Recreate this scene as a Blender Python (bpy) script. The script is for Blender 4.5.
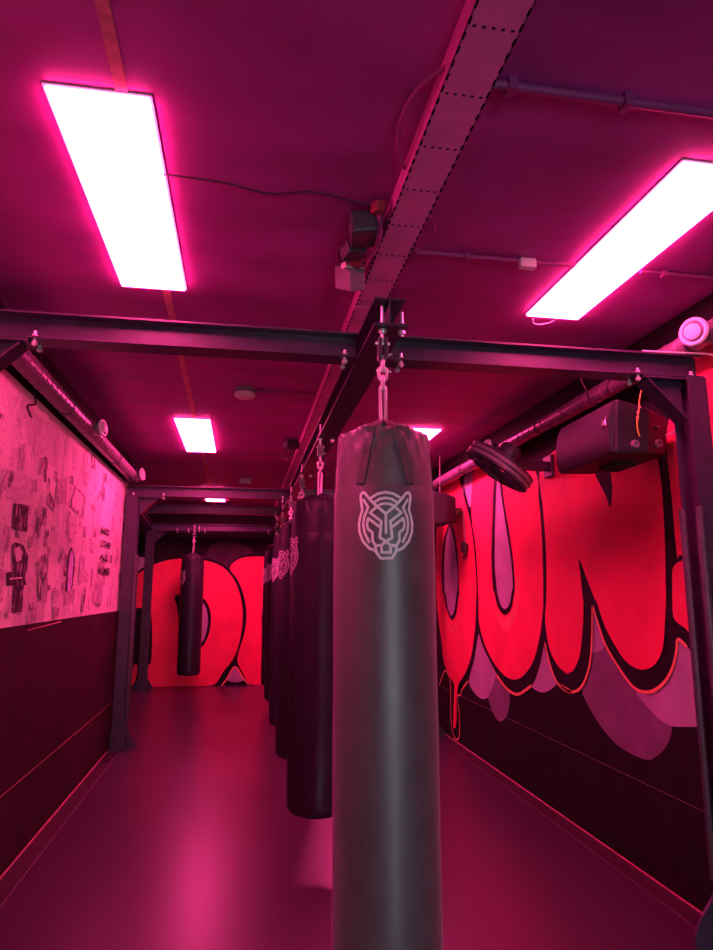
import bpy, bmesh, math, random
from mathutils import Vector, Matrix
PI = math.pi
random.seed(7)
SC = bpy.context.scene
COL = SC.collection
for _o in list(bpy.data.objects):
    bpy.data.objects.remove(_o)

# ------------------------------------------------------------------ camera
cd = bpy.data.cameras.new('camera'); cam = bpy.data.objects.new('camera', cd); COL.objects.link(cam)
RM = Matrix([[0.985722, -0.029391, -0.165797], [-0.168382, -0.172059, -0.970589], [0.0, 0.984648, -0.174551]])
cam.matrix_world = Matrix.Translation((0, 0, 1.45)) @ RM.to_4x4()
cd.sensor_fit = 'VERTICAL'; cd.sensor_height = 36.0; cd.sensor_width = 27.0
cd.lens = 660.0/950.0*36.0
cd.clip_start = 0.05; cd.clip_end = 100
SC.camera = cam

# ------------------------------------------------------------------ world, light, exposure
w = bpy.data.worlds.new('world'); SC.world = w; w.use_nodes = True
w.node_tree.nodes['Background'].inputs[0].default_value = (0.02, 0.02, 0.03, 1)
w.node_tree.nodes['Background'].inputs[1].default_value = 0.2
SC.view_settings.view_transform = 'Standard'; SC.view_settings.look = 'None'
SC.view_settings.exposure = 0.0; SC.view_settings.gamma = 1.0
SC.view_settings.use_curve_mapping = False
LED_COL = (1.0, 0.045, 0.25)
LED_STRENGTH = 58.0
DAY_POWER = 27.0
# cool daylight through the glazed entrance in the front wall behind the camera
al = bpy.data.lights.new('entrance_daylight', 'AREA'); al.shape = 'RECTANGLE'; al.size = 1.0; al.size_y = 1.7; al.spread = math.radians(100)
al.energy = DAY_POWER; al.color = (0.78, 0.84, 1.0)
alo = bpy.data.objects.new('entrance_daylight', al); COL.objects.link(alo)
alo.location = (0.95, -3.12, 0.95); alo.rotation_euler = (PI/2-0.2, 0, 0)

# ------------------------------------------------------------------ helpers
def V(*a): return Vector(a)
def bx(bm, x0, x1, y0, y1, z0, z1):
    vs = [bm.verts.new((x, y, z)) for z in (z0, z1) for y in (y0, y1) for x in (x0, x1)]
    for f in ((0,2,3,1),(4,5,7,6),(0,1,5,4),(2,6,7,3),(0,4,6,2),(1,3,7,5)):
        bm.faces.new([vs[i] for i in f])
    return vs
def box(*a):
    bm = bmesh.new(); bx(bm, *a); return bm
def prism(bm, pts, vec, flip=False):
    a = [bm.verts.new(p) for p in pts]; b = [bm.verts.new(Vector(p)+Vector(vec)) for p in pts]
    n = len(a)
    bm.faces.new(a[::-1]); bm.faces.new(b)
    for i in range(n): bm.faces.new((a[i], a[(i+1) % n], b[(i+1) % n], b[i]))
def tube(bm, pts, r, seg=8, closed=False, cap=True):
    pts = [Vector(p) for p in pts]; n = len(pts)
    rings = []; prev = None
    for i in range(n):
        if closed: t = pts[(i+1) % n]-pts[i-1]
        else: t = pts[min(i+1, n-1)]-pts[max(i-1, 0)]
        t.normalize()
        if prev is None:
            a = Vector((0, 0, 1)) if abs(t.z) < 0.9 else Vector((1, 0, 0))
            u = t.cross(a).normalized()
        else:
            u = (prev-t*prev.dot(t)).normalized()
        prev = u; v = t.cross(u)
        rr = r[i] if isinstance(r, (list, tuple)) else r
        rings.append([bm.verts.new(pts[i]+u*rr*math.cos(2*PI*k/seg)+v*rr*math.sin(2*PI*k/seg)) for k in range(seg)])
    m = n if closed else n-1
    for i in range(m):
        A, B = rings[i], rings[(i+1) % n]
        for k in range(seg): bm.faces.new((A[k], A[(k+1) % seg], B[(k+1) % seg], B[k]))
    if cap and not closed:
        bm.faces.new(rings[0][::-1]); bm.faces.new(rings[-1])
def lathe(bm, prof, org=(0,0,0), axis=(0,0,1), seg=32, rfun=None, capb=True, capt=True):
    ax = Vector(axis).normalized(); a = Vector((1,0,0)) if abs(ax.x) < 0.9 else Vector((0,1,0))
    u = (a-ax*a.dot(ax)).normalized(); v = ax.cross(u); o = Vector(org); rings = []
    for r, z in prof:
        ring = []
        for k in range(seg):
            th = 2*PI*k/seg; rr = rfun(r, z, th) if rfun else r
            zz = z
            if isinstance(rr, tuple): rr, zz = rr
            ring.append(bm.verts.new(o+u*rr*math.cos(th)+v*rr*math.sin(th)+ax*zz))
        rings.append(ring)
    for A, B in zip(rings, rings[1:]):
        for k in range(seg): bm.faces.new((A[k], A[(k+1) % seg], B[(k+1) % seg], B[k]))
    if capb: bm.faces.new(rings[0][::-1])
    if capt: bm.faces.new(rings[-1])
def ibeam(bm, axis, p0, p1, w, h, tf=0.009, tw=0.007):
    """axis 'x','y': flanges horizontal; axis 'z': flanges facing y"""
    a, b, t, s = w/2, h/2, tf, tw/2
    pr = [(-a,-b),(a,-b),(a,-b+t),(s,-b+t),(s,b-t),(a,b-t),(a,b),(-a,b),(-a,b-t),(-s,b-t),(-s,-b+t),(-a,-b+t)]
    p0 = Vector(p0); p1 = Vector(p1)
    if axis == 'z': ring = [Vector((q[0], q[1], 0)) for q in pr]
    else:
        d = (p1-p0).normalized(); side = d.cross(Vector((0,0,1))).normalized()
        ring = [side*q[0]+Vector((0,0,q[1])) for q in pr]
    A = [bm.verts.new(p0+q) for q in ring]; B = [bm.verts.new(p1+q) for q in ring]
    n = len(A)
    bm.faces.new(A[::-1]); bm.faces.new(B)
    for i in range(n): bm.faces.new((A[i], A[(i+1) % n], B[(i+1) % n], B[i]))
ORG = {}
def worg(o):
    v = Vector((0,0,0))
    while o is not None:
        v += Vector(ORG.get(o, (0,0,0))); o = o.parent
    return v
def obj(name, bm, mat, parent=None, smooth=False, bevel=0, world=True, kind=None, label=None, angle=40):
    if parent is not None and world:
        bmesh.ops.translate(bm, verts=bm.verts, vec=-worg(parent))
    bmesh.ops.recalc_face_normals(bm, faces=bm.faces)
    me = bpy.data.meshes.new(name); bm.to_mesh(me); bm.free()
    me.materials.append(MAT[mat] if isinstance(mat, str) else mat)
    if smooth:
        for p in me.polygons: p.use_smooth = True
        try: me.set_sharp_from_angle(angle=math.radians(angle))
        except Exception: pass
    o = bpy.data.objects.new(name, me); COL.objects.link(o); o.parent = parent
    if bevel:
        m = o.modifiers.new('bevel', 'BEVEL'); m.width = bevel; m.segments = 2; m.limit_method = 'ANGLE'
    if kind: o['kind'] = kind
    if label: o['label'] = label
    return o
def tag(o, label, cat, group=None):
    o['label'] = label; o['category'] = cat
    if group: o['group'] = group
    return o
def thing(name, label, cat, loc=(0,0,0), group=None):
    o = bpy.data.objects.new(name, None); COL.objects.link(o); o.location = loc; ORG[o] = tuple(loc)
    o.empty_display_size = 0.1
    return tag(o, label, cat, group)
def struct(name, bm, mat, parent=None, **k):
    return obj(name, bm, mat, parent, kind='structure', **k)
def copy_tree(o, parent=None):
    c = o.copy(); COL.objects.link(c); c.parent = parent
    for ch in list(o.children): copy_tree(ch, c)
    return c
def crom(pts, n=6, closed=True):
    P = [Vector(p) for p in pts]; N = len(P); out = []
    rng = range(N) if closed else range(N-1)
    for i in rng:
        if closed: p0, p1, p2, p3 = P[i-1], P[i], P[(i+1) % N], P[(i+2) % N]
        else: p0, p1, p2, p3 = P[max(i-1,0)], P[i], P[i+1], P[min(i+2,N-1)]
        for k in range(n):
            t = k/n
            out.append(0.5*((2*p1)+(p2-p0)*t+(2*p0-5*p1+4*p2-p3)*t*t+(3*p1-p0-3*p2+p3)*t*t*t))
    if not closed: out.append(P[-1])
    return out

# ------------------------------------------------------------------ materials
MAT = {}
def mat(name, col, rough=0.5, metal=0.0, spec=0.5, nscale=0, namt=0.0, bump=0.0, bscale=40, rvar=0.0, stretch=(1,1,1), coat=0, sheen=0):
    m = bpy.data.materials.new(name); m.use_nodes = True; nt = m.node_tree; b = nt.nodes['Principled BSDF']
    b.inputs['Base Color'].default_value = (*col, 1); b.inputs['Roughness'].default_value = rough
    b.inputs['Metallic'].default_value = metal; b.inputs['Specular IOR Level'].default_value = spec
    if coat: b.inputs['Coat Weight'].default_value = coat; b.inputs['Coat Roughness'].default_value = 0.25
    if sheen: b.inputs['Sheen Weight'].default_value = sheen; b.inputs['Sheen Roughness'].default_value = 0.45
    tc = nt.nodes.new('ShaderNodeTexCoord'); mp = nt.nodes.new('ShaderNodeMapping')
    mp.inputs['Scale'].default_value = stretch
    nt.links.new(tc.outputs['Object'], mp.inputs['Vector'])
    if nscale:
        n = nt.nodes.new('ShaderNodeTexNoise'); n.inputs['Scale'].default_value = nscale; n.inputs['Detail'].default_value = 6
        nt.links.new(mp.outputs[0], n.inputs['Vector'])
        r = nt.nodes.new('ShaderNodeMapRange'); r.inputs[1].default_value = 0.3; r.inputs[2].default_value = 0.7
        r.inputs[3].default_value = 1-namt; r.inputs[4].default_value = 1+namt
        nt.links.new(n.outputs['Fac'], r.inputs[0])
        mx = nt.nodes.new('ShaderNodeVectorMath'); mx.operation = 'SCALE'; mx.inputs[0].default_value = col
        nt.links.new(r.outputs[0], mx.inputs['Scale']); nt.links.new(mx.outputs[0], b.inputs['Base Color'])
        if rvar:
            r2 = nt.nodes.new('ShaderNodeMapRange'); r2.inputs[1].default_value = 0.3; r2.inputs[2].default_value = 0.7
            r2.inputs[3].default_value = rough-rvar; r2.inputs[4].default_value = rough+rvar
            nt.links.new(n.outputs['Fac'], r2.inputs[0]); nt.links.new(r2.outputs[0], b.inputs['Roughness'])
    if bump:
        n2 = nt.nodes.new('ShaderNodeTexNoise'); n2.inputs['Scale'].default_value = bscale; n2.inputs['Detail'].default_value = 5
        nt.links.new(mp.outputs[0], n2.inputs['Vector'])
        bp = nt.nodes.new('ShaderNodeBump'); bp.inputs['Strength'].default_value = bump; bp.inputs['Distance'].default_value = 0.01
        nt.links.new(n2.outputs['Fac'], bp.inputs['Height']); nt.links.new(bp.outputs[0], b.inputs['Normal'])
    MAT[name] = m
    return m
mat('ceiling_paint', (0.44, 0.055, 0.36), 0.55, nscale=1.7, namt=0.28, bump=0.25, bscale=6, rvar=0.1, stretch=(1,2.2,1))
mat('batten_wood', (0.7, 0.22, 0.3), 0.7, nscale=30, namt=0.2)
mat('floor_vinyl', (0.055, 0.028, 0.05), 0.315, spec=0.9, nscale=14.0, namt=0.12, stretch=(0.5,4,1))
mat('floor_edge', (0.045, 0.022, 0.036), 0.42, nscale=5, namt=0.3, bump=0.2, bscale=20)
mat('seam_light', (0.26, 0.17, 0.2), 0.6, nscale=60, namt=0.35)
mat('wall_black', (0.016, 0.011, 0.014), 0.75, spec=0.2, nscale=6, namt=0.3, bump=0.06, bscale=60)
mat('wall_maroon', (0.034, 0.011, 0.018), 0.75, spec=0.2, nscale=4, namt=0.25, bump=0.08, bscale=50)
mat('steel_black', (0.048, 0.03, 0.062), 0.36, spec=0.5, nscale=14, namt=0.2, bump=0.04, bscale=90, rvar=0.05)
mat('rubber_guard', (0.07, 0.06, 0.075), 0.45, nscale=20, namt=0.15)
mat('chrome', (0.8, 0.76, 0.8), 0.34, metal=0.6, nscale=40, namt=0.1)
mat('dark_metal', (0.1, 0.09, 0.1), 0.35, metal=0.7, nscale=40, namt=0.15)
mat('vinyl_bag', (0.082, 0.066, 0.074), 0.46, spec=1.0, nscale=9, namt=0.12, bump=0.05, bscale=12, rvar=0.05, sheen=0.22)
mat('vinyl_bag_black', (0.027, 0.024, 0.036), 0.42, spec=0.45, nscale=9, namt=0.12, bump=0.05, bscale=12, rvar=0.05)
mat('webbing', (0.085, 0.06, 0.072), 0.6, nscale=120, namt=0.2)
mat('webbing_black', (0.028, 0.025, 0.03), 0.65, nscale=120, namt=0.2)
mat('print_white', (0.82, 0.8, 0.84), 0.5, nscale=60, namt=0.06)
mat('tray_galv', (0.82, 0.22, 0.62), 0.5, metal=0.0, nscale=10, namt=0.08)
mat('hole_black', (0.004, 0.004, 0.005), 0.9, nscale=30, namt=0.1)
mat('duct_galv', (0.24, 0.18, 0.24), 0.36, metal=0.35, nscale=9, namt=0.15, rvar=0.06)
mat('valve_white', (0.72, 0.68, 0.68), 0.45, nscale=20, namt=0.05)
mat('plastic_grey', (0.2, 0.15, 0.2), 0.5, nscale=20, namt=0.1)
mat('plastic_dark', (0.045, 0.04, 0.055), 0.45, nscale=20, namt=0.15)
mat('plastic_red', (0.28, 0.03, 0.06), 0.5, nscale=20, namt=0.1)
mat('speaker_grille', (0.055, 0.045, 0.06), 0.5, metal=0.3, nscale=260, namt=0.5, bump=0.3, bscale=260)
mat('speaker_box', (0.014, 0.01, 0.018), 0.55, nscale=90, namt=0.25, bump=0.2, bscale=150)
mat('cord_yellow', (0.8, 0.55, 0.06), 0.5, nscale=50, namt=0.1)
mat('cord_white', (0.75, 0.7, 0.72), 0.5, nscale=50, namt=0.1)
mat('cord_black', (0.05, 0.015, 0.04), 0.6, nscale=50, namt=0.1)
mat('paint_red', (0.97, 0.06, 0.14), 0.62, spec=0.25, nscale=3, namt=0.12, bump=0.04, bscale=60)
mat('paint_black', (0.012, 0.008, 0.012), 0.65, spec=0.25, nscale=6, namt=0.25)
mat('paint_pink', (0.47, 0.42, 0.5), 0.65, spec=0.25, nscale=5, namt=0.14)
mat('paint_mauve', (0.22, 0.18, 0.24), 0.65, spec=0.25, nscale=5, namt=0.16)
mat('paint_glow', (0.9, 0.16, 0.17), 0.62, spec=0.25, nscale=5, namt=0.1)
mat('paint_coral', (0.95, 0.42, 0.22), 0.65, spec=0.25, nscale=5, namt=0.1)
mat('paint_cloud', (0.055, 0.035, 0.05), 0.65, spec=0.25, nscale=5, namt=0.2)
def paper_mat(name, paper, ink, cover, sx, sz):
    m = bpy.data.materials.new(name); m.use_nodes = True; nt = m.node_tree; b = nt.nodes['Principled BSDF']; L = nt.links.new
    b.inputs['Roughness'].default_value = 0.8; b.inputs['Specular IOR Level'].default_value = 0.2
    g = nt.nodes.new('ShaderNodeNewGeometry'); oi = nt.nodes.new('ShaderNodeObjectInfo')
    mm = nt.nodes.new('ShaderNodeMath'); mm.operation = 'MULTIPLY'; mm.inputs[1].default_value = 37.0; L(oi.outputs['Random'], mm.inputs[0])
    ad = nt.nodes.new('ShaderNodeVectorMath'); ad.operation = 'ADD'; L(g.outputs['Position'], ad.inputs[0]); L(mm.outputs[0], ad.inputs[1])
    mp = nt.nodes.new('ShaderNodeMapping'); mp.inputs['Scale'].default_value = (1, sx, sz); L(ad.outputs[0], mp.inputs[0])
    n = nt.nodes.new('ShaderNodeTexNoise'); n.inputs['Scale'].default_value = 1.0; n.inputs['Detail'].default_value = 4; n.inputs['Roughness'].default_value = 0.7; L(mp.outputs[0], n.inputs['Vector'])
    r = nt.nodes.new('ShaderNodeValToRGB')
    r.color_ramp.elements[0].position = cover-0.06; r.color_ramp.elements[0].color = (*ink, 1)
    r.color_ramp.elements[1].position = cover+0.07; r.color_ramp.elements[1].color = (*paper, 1)
    L(n.outputs['Fac'], r.inputs[0])
    hv = nt.nodes.new('ShaderNodeMapRange'); hv.inputs[3].default_value = 0.86; hv.inputs[4].default_value = 1.08; L(oi.outputs['Random'], hv.inputs[0])
    sc = nt.nodes.new('ShaderNodeVectorMath'); sc.operation = 'SCALE'; L(r.outputs[0], sc.inputs[0]); L(hv.outputs[0], sc.inputs['Scale'])
    L(sc.outputs[0], b.inputs['Base Color'])
    MAT[name] = m
paper_mat('paper_plain', (0.8,0.74,0.68), (0.68,0.6,0.57), 0.42, 30, 50)
paper_mat('paper_text', (0.78,0.71,0.66), (0.5,0.41,0.42), 0.45, 60, 34)
paper_mat('paper_photo', (0.62,0.52,0.52), (0.1,0.07,0.1), 0.5, 22, 16)
paper_mat('paper_grey', (0.68,0.6,0.58), (0.34,0.26,0.3), 0.5, 34, 24)
paper_mat('paper_dark', (0.4,0.28,0.34), (0.045,0.025,0.045), 0.57, 22, 12)
mat('paper_lilac', (0.6,0.5,0.75), 0.8, nscale=18, namt=0.25)
mat('ink', (0.03,0.015,0.03), 0.8, nscale=20, namt=0.2)
def emis(name, col, s):
    m = bpy.data.materials.new(name); m.use_nodes = True; b = m.node_tree.nodes['Principled BSDF']
    b.inputs['Base Color'].default_value = (0.8,0.8,0.8,1)
    b.inputs['Emission Color'].default_value = (*col, 1); b.inputs['Emission Strength'].default_value = s
    MAT[name] = m
emis('led_diffuser', LED_COL, LED_STRENGTH)
mg = bpy.data.materials.new('door_glass'); mg.use_nodes = True
mg.node_tree.nodes['Principled BSDF'].inputs['Base Color'].default_value = (0.6,0.7,0.8,1)
mg.node_tree.nodes['Principled BSDF'].inputs['Roughness'].default_value = 0.1
MAT['door_glass'] = mg

# ------------------------------------------------------------------ setting
XL, XR, YF, YB, ZC = -1.18, 2.125, -3.2, 11.0, 2.82
YE = 7.02; XW = -2.9
fl = struct('floor', box(XL+0.11, XR-0.12, YF, YE, -0.1, 0.0), 'floor_vinyl')
obj('edge_strip', box(XL, XL+0.107, YF, YE, -0.1, -0.001), 'floor_edge', fl)
obj('edge_strip', box(XR-0.117, XR, YF, YB, -0.1, -0.001), 'floor_edge', fl)
obj('floor_sheet', box(XW, XR-0.12, YE, YB, -0.1, 0.0), 'floor_vinyl', fl)
obj('seam', box(XL+0.107, XL+0.11, YF, YE, -0.1, 0.0008), 'seam_light', fl)
obj('seam', box(XR-0.1195, XR-0.1175, YF, YB, -0.1, 0.0008), 'seam_light', fl)
ce = struct('ceiling', box(XW, XR, YF, YB, ZC, ZC+0.1), 'ceiling_paint')
bm = bmesh.new()
xb = lambda y: -0.348-0.0123*y
prism(bm, [(xb(YF)-0.016, YF, ZC-0.004), (xb(YF)+0.016, YF, ZC-0.004), (xb(YB)+0.018, YB, ZC-0.004), (xb(YB)-0.018, YB, ZC-0.004)], (0,0,0.004))
obj('joint_strip', bm, 'batten_wood', ce)
# left wall: lower boards, collage above, dark strip on top
wl = struct('wall_left', box(XL-0.12, XL-0.011, YF, YE, 0, ZC), 'wall_maroon')
for y0, y1 in ((YF, 0.9), (0.903, 3.34), (3.343, 5.78), (5.783, YE)):
    for z0, z1 in ((0.002, 0.421), (0.425, 1.269), (1.271, ZC)):
        obj('board', box(XL-0.011, XL, y0, y1, z0, z1), 'wall_maroon', wl, bevel=0.001)
obj('board_edge', box(XL-0.011, XL-0.0005, YF, YE, 0.421, 0.425), 'batten_wood', wl)
bm = bmesh.new(); prism(bm, [(XL, 4.05, 1.236), (XL+0.0012, 4.05, 1.236), (XL+0.0012, 4.75, 1.252), (XL, 4.75, 1.256)], (0,0,0.004))
obj('scratch', bm, 'batten_wood', wl)
# recess behind the end of the left wall
struct('wall_recess', box(XW-0.12, XW, YE, YB, 0, ZC), 'wall_black')
struct('wall_return', box(XW, XL-0.12, YE-0.12, YE, 0, ZC), 'wall_black')
wb = struct('wall_back', box(XW-0.12, XR+0.12, YB, YB+0.12, 0, ZC), 'wall_black')
wr = struct('wall_right', box(XR, XR+0.12, YF, YB, 0, ZC), 'wall_black')
ys = [YF, -1.28, 1.162, 3.605, 6.048, 8.49, YB]
for a, b in zip(ys, ys[1:]):
    obj('board', box(XR-0.008, XR, a+0.001, b-0.001, 0.002, 0.457), 'wall_black', wr)
    obj('board', box(XR-0.008, XR, a+0.001, b-0.001, 0.461, 1.679), 'wall_black', wr)
    obj('board', box(XR-0.008, XR, a+0.001, b-0.001, 1.681, ZC), 'wall_black', wr)
obj('board_edge', box(XR-0.0075, XR, YF, YB, 0.457, 0.461), 'seam_light', wr)
bl = struct('baseboard_left', box(XL, XL+0.003, YF, YE, 0.0, 0.012), 'batten_wood')
br = struct('baseboard_right', box(XR-0.011, XR-0.008, YF, YB, 0.0, 0.009), 'batten_wood')
bm = bmesh.new()
bx(bm, XL-0.12, 0.05, YF-0.12, YF, 0, ZC); bx(bm, 1.45, XR+0.12, YF-0.12, YF, 0, ZC); bx(bm, 0.05, 1.45, YF-0.12, YF, 2.1, ZC)
struct('wall_front', bm, 'wall_black')
dr = struct('door_1', box(0.05, 1.45, YF-0.07, YF-0.05, 0.0, 2.1), 'door_glass')
for x0, x1, z0, z1 in ((0.05,0.11,0,2.1),(0.72,0.78,0,2.1),(1.39,1.45,0,2.1),(0.05,1.45,0,0.08),(0.05,1.45,2.03,2.1)):
    obj('door_frame', box(x0, x1, YF-0.05, YF-0.01, z0, z1), 'steel_black', dr)

# ------------------------------------------------------------------ steel bag rack
ZB, ZT = 2.39, 2.495
rack = thing('bag_rack', 'black painted steel beam frame carrying the row of punching bags', 'rack', (0.49, 2.57, 0))
def bolt(parent, p, up=True):
    bm = bmesh.new()
    lathe(bm, [(0.012,0),(0.012,0.009),(0.009,0.011)], (p[0],p[1],p[2]), (0,0,1), 6)
    lathe(bm, [(0.007,-0.034),(0.007,0.024)], (p[0],p[1],p[2]), (0,0,1), 8)
    lathe(bm, [(0.012,-0.03),(0.012,-0.02)], (p[0],p[1],p[2]), (0,0,1), 6)
    return obj('bolt', bm, 'chrome', parent, smooth=True)
def haunch(x, y, sgn, parent, ln=0.18):
    """triangular bracket from the post's inner face (x) towards sgn under the cross beam"""
    bm = bmesh.new()
    prism(bm, [(x, y-0.005, ZB-0.012), (x+sgn*ln, y-0.005, ZB-0.012), (x, y-0.005, ZB-0.012-ln)], (0,0.01,0))
    g = obj('gusset', bm, 'steel_black', parent)
    bm = bmesh.new()
    d = Vector((-sgn, 0, -1)).normalized(); nn = Vector((sgn, 0, -1)).normalized()*0.008
    a = Vector((x+sgn*ln, y-0.045, ZB-0.012)); b = Vector((x, y-0.045, ZB-0.012-ln))
    prism(bm, [a, b, b+nn, a+nn], (0,0.09,0))
    obj('gusset_flange', bm, 'steel_black', g)
    obj('gusset_plate', box(min(x,x+sgn*(ln+0.03)), max(x,x+sgn*(ln+0.03)), y-0.05, y+0.05, ZB-0.012, ZB), 'steel_black', g)
    return g
def post(xc, y, inner, guard_top, h=0.12, w=0.12):
    bm = bmesh.new(); ibeam(bm, 'z', (xc,y,0.014), (xc,y,ZB-0.001), w, h, 0.011, 0.008)
    p = obj('post', bm, 'steel_black', rack)
    obj('base_plate', box(xc-0.11, xc+0.11, y-0.1, y+0.1, 0.0, 0.014), 'steel_black', p)
    for s in (-1, 1):   # flared foot plates
        bm = bmesh.new()
        xi = xc+s*w/2; pts = [(xi, y+0.03, 0.33), (xi+s*0.012, y+0.03, 0.29), (xi+s*0.035, y+0.03, 0.245), (xi+s*0.085, y+0.03, 0.185), (xi+s*0.12, y+0.03, 0.12), (xi+s*0.12, y+0.03, 0.014), (xi, y+0.03, 0.014)]
        if not (guard_top and inner < 0 and y < 4): pts = [(xc+s*0.06, y-0.006, 0.2), (xc+s*0.17, y-0.006, 0.014), (xc+s*0.06, y-0.006, 0.014)]
        prism(bm, pts, (0,0.012,0)); obj('foot_plate', bm, 'steel_black', p)

    if guard_top:
        for s in (-1, 1):
            bm = bmesh.new(); x = xc+inner*(w/2)
            lathe(bm, [(0.014,0.30),(0.017,0.31),(0.017,guard_top-0.01),(0.015,guard_top)], (x, y+s*(h/2-0.006), 0), (0,0,1), 12)
            obj('edge_guard', bm, 'rubber_guard', p, smooth=True)
    haunch(xc+inner*(w/2), y, inner, p)
    return p
YFR = 2.57
post(1.96, YFR, -1, 1.81, w=0.09); post(-1.09, YFR, 1, 1.81)
post(1.92, 6.8, -1, 1.81); post(-1.095, 6.8, 1, 1.81)
post(1.89, 10.6, -1, 0); post(-1.42, 10.6, 1, 0)
lb = bmesh.new(); ibeam(lb, 'y', (0.495, 2.18, (ZB+ZT)/2), (0.495, 10.65, (ZB+ZT)/2), 0.115, ZT-ZB, 0.009, 0.007)
lbo = obj('long_beam', lb, 'steel_black', rack)
def cross(xa, xb_, y, bolts, w=0.105):
    bm = bmesh.new(); ibeam(bm, 'x', (xa, y, (ZB+ZT)/2), (xb_, y, (ZB+ZT)/2), w, ZT-ZB, 0.008, 0.007)
    c = obj('cross_beam', bm, 'steel_black', rack)
    for xq in bolts:
        for dy in (-0.034, 0.034): bolt(c, (xq, y+dy, ZB+0.008))
    return c
cross(-1.155, 0.437, YFR, (-0.8, -0.98, 0.385)); cross(0.553, 2.0, YFR, (0.62, 1.69, 1.95))
cross(-1.155, 0.437, 6.8, (-1.09, -0.8, 0.385)); cross(0.553, 1.955, 6.8, (0.62, 1.665, 1.9))
cross(-1.2, 0.437, 8.25, (0.385,)); cross(0.553, 1.955, 8.25, (0.62,))
cross(-1.48, 0.437, 10.6, (-1.02, -0.85, -0.6, 0.385)); cross(0.553, 1.955, 10.6, (0.62, 1.665))
bm = bmesh.new(); ibeam(bm, 'y', (-1.2, 6.86, (ZB+ZT)/2), (-1.42, 10.54, (ZB+ZT)/2), 0.09, ZT-ZB-0.002, 0.008, 0.006); obj('side_rail', bm, 'steel_black', rack)
bm = bmesh.new(); ibeam(bm, 'y', (1.9, 6.86, (ZB+ZT)/2), (1.9, 10.54, (ZB+ZT)/2), 0.09, ZT-ZB-0.002, 0.008, 0.006); obj('side_rail', bm, 'steel_black', rack)

# ------------------------------------------------------------------ punching bags
R0 = 0.172; LEN = 1.76; BASEZ = 0.23
def lobes(th): return 0.5+0.5*math.cos(6*th)
def bag_r(r, z, th):
    """folds that grow towards the gathered top, pinched between six straps"""
    if z < 1.56: return r
    t = min(1, (z-1.56)/0.2)**1.6
    f = 0.035*t**1.5*(0.5-0.5*math.cos(6*th))+0.014*t*math.sin(17*th+55*z)+0.012*t*math.sin(11*th-70*z+1.0)+0.008*t*math.sin(29*th+1.3+30*z)
    return r*(1-f)
def body_r(z): return R0*(1-0.085*max(0, (z-1.45)/0.3)**1.35)
def body_mesh():
    bm = bmesh.new(); prof = []
    for k in range(7):
        a = -PI/2+k*PI/12
        prof.append((R0-0.05+0.05*math.cos(a), 0.05+0.05*math.sin(a)))
    for k in range(1, 20): prof.append((R0*(1+0.012*math.sin(k*0.9)*0.3), 0.05+1.5*k/19))
    n = 20
    for k in range(1, n+1):
        z = 1.55+0.2*k/n; prof.append((body_r(z), z))
    def rf(r, z, th):
        if z <= 1.752: return bag_r(r, z, th)
        q = (z-1.75)/0.06     # gathered crown
        wob = 0.012*math.cos(6*th)*(1-q)+0.006*math.sin(17*th)*(1-q)
        return (bag_r(r, 1.75, th), z+wob*math.sin(PI*min(1, q*1.2)))
    for r, z in ((0.155,1.757),(0.135,1.762),(0.105,1.772),(0.07,1.786),(0.04,1.8),(0.018,1.806)): prof.append((r, z))
    lathe(bm, prof, seg=168, rfun=rf)
    return bm
EMB_SY = 0.215/660.0; EMB_SX = 0.178/566.0
def emblem_mesh(zc):
    half = [
     [(-105,665),(-170,640),(-238,568),(-275,480),(-282,400),(-268,330),(-243,260),(-263,150),(-260,108),(-240,86),(-215,95),(-170,150),(-100,222)],
     [(-230,160),(-180,238),(-222,330),(-235,405),(-222,480),(-172,578)],
     [(-155,147),(-80,106),(0,92)], [(-120,192),(-60,158),(0,148)],
     [(0,202),(-50,210),(-85,230),(-160,292),(-45,380),(-62,537),(8,580),(45,612)],
     [(-78,240),(0,305)], [(0,305),(0,490)],
     [(-65,432),(-180,345),(-194,410),(-180,455),(-136,487),(-136,568),(-105,615),(-45,612)],
     [(-107,620),(-98,680),(-55,738),(0,738)], [(-45,622),(-45,682),(0,682)],
    ]
    bm = bmesh.new(); hw = 0.0044
    def P(x, y):   # metres on the unrolled surface -> bag surface
        th = x/R0; return Vector((math.sin(th)*(R0+0.0018), -math.cos(th)*(R0+0.0018), zc+y))
    def strip(a, b):
        d = Vector(b)-Vector(a); L = d.length
        if L < 1e-6: return
        n = max(1, int(L/0.01)); d /= L; s = Vector((-d.y, d.x))*hw
        prev = None
        for i in range(n+1):
            c = Vector(a)+d*L*i/n
            cur = (bm.verts.new(P(*(c+s))), bm.verts.new(P(*(c-s))))
            if prev: bm.faces.new((prev[0], prev[1], cur[1], cur[0]))
            prev = cur
    def dot(c):
        bm.faces.new([bm.verts.new(P(c[0]+hw*math.cos(k*PI/4), c[1]+hw*math.sin(k*PI/4))) for k in range(8)])
    for h in half:
        for m in ((1, -1) if any(q[0] for q in h) else (1,)):
            pts = [(m*x*EMB_SX, (415-y)*EMB_SY) for x, y in h]
            if len(h) > 4: pass
            for a, b in zip(pts, pts[1:]): strip(a, b)
            for c in pts: dot(c)
    return bm
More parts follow.
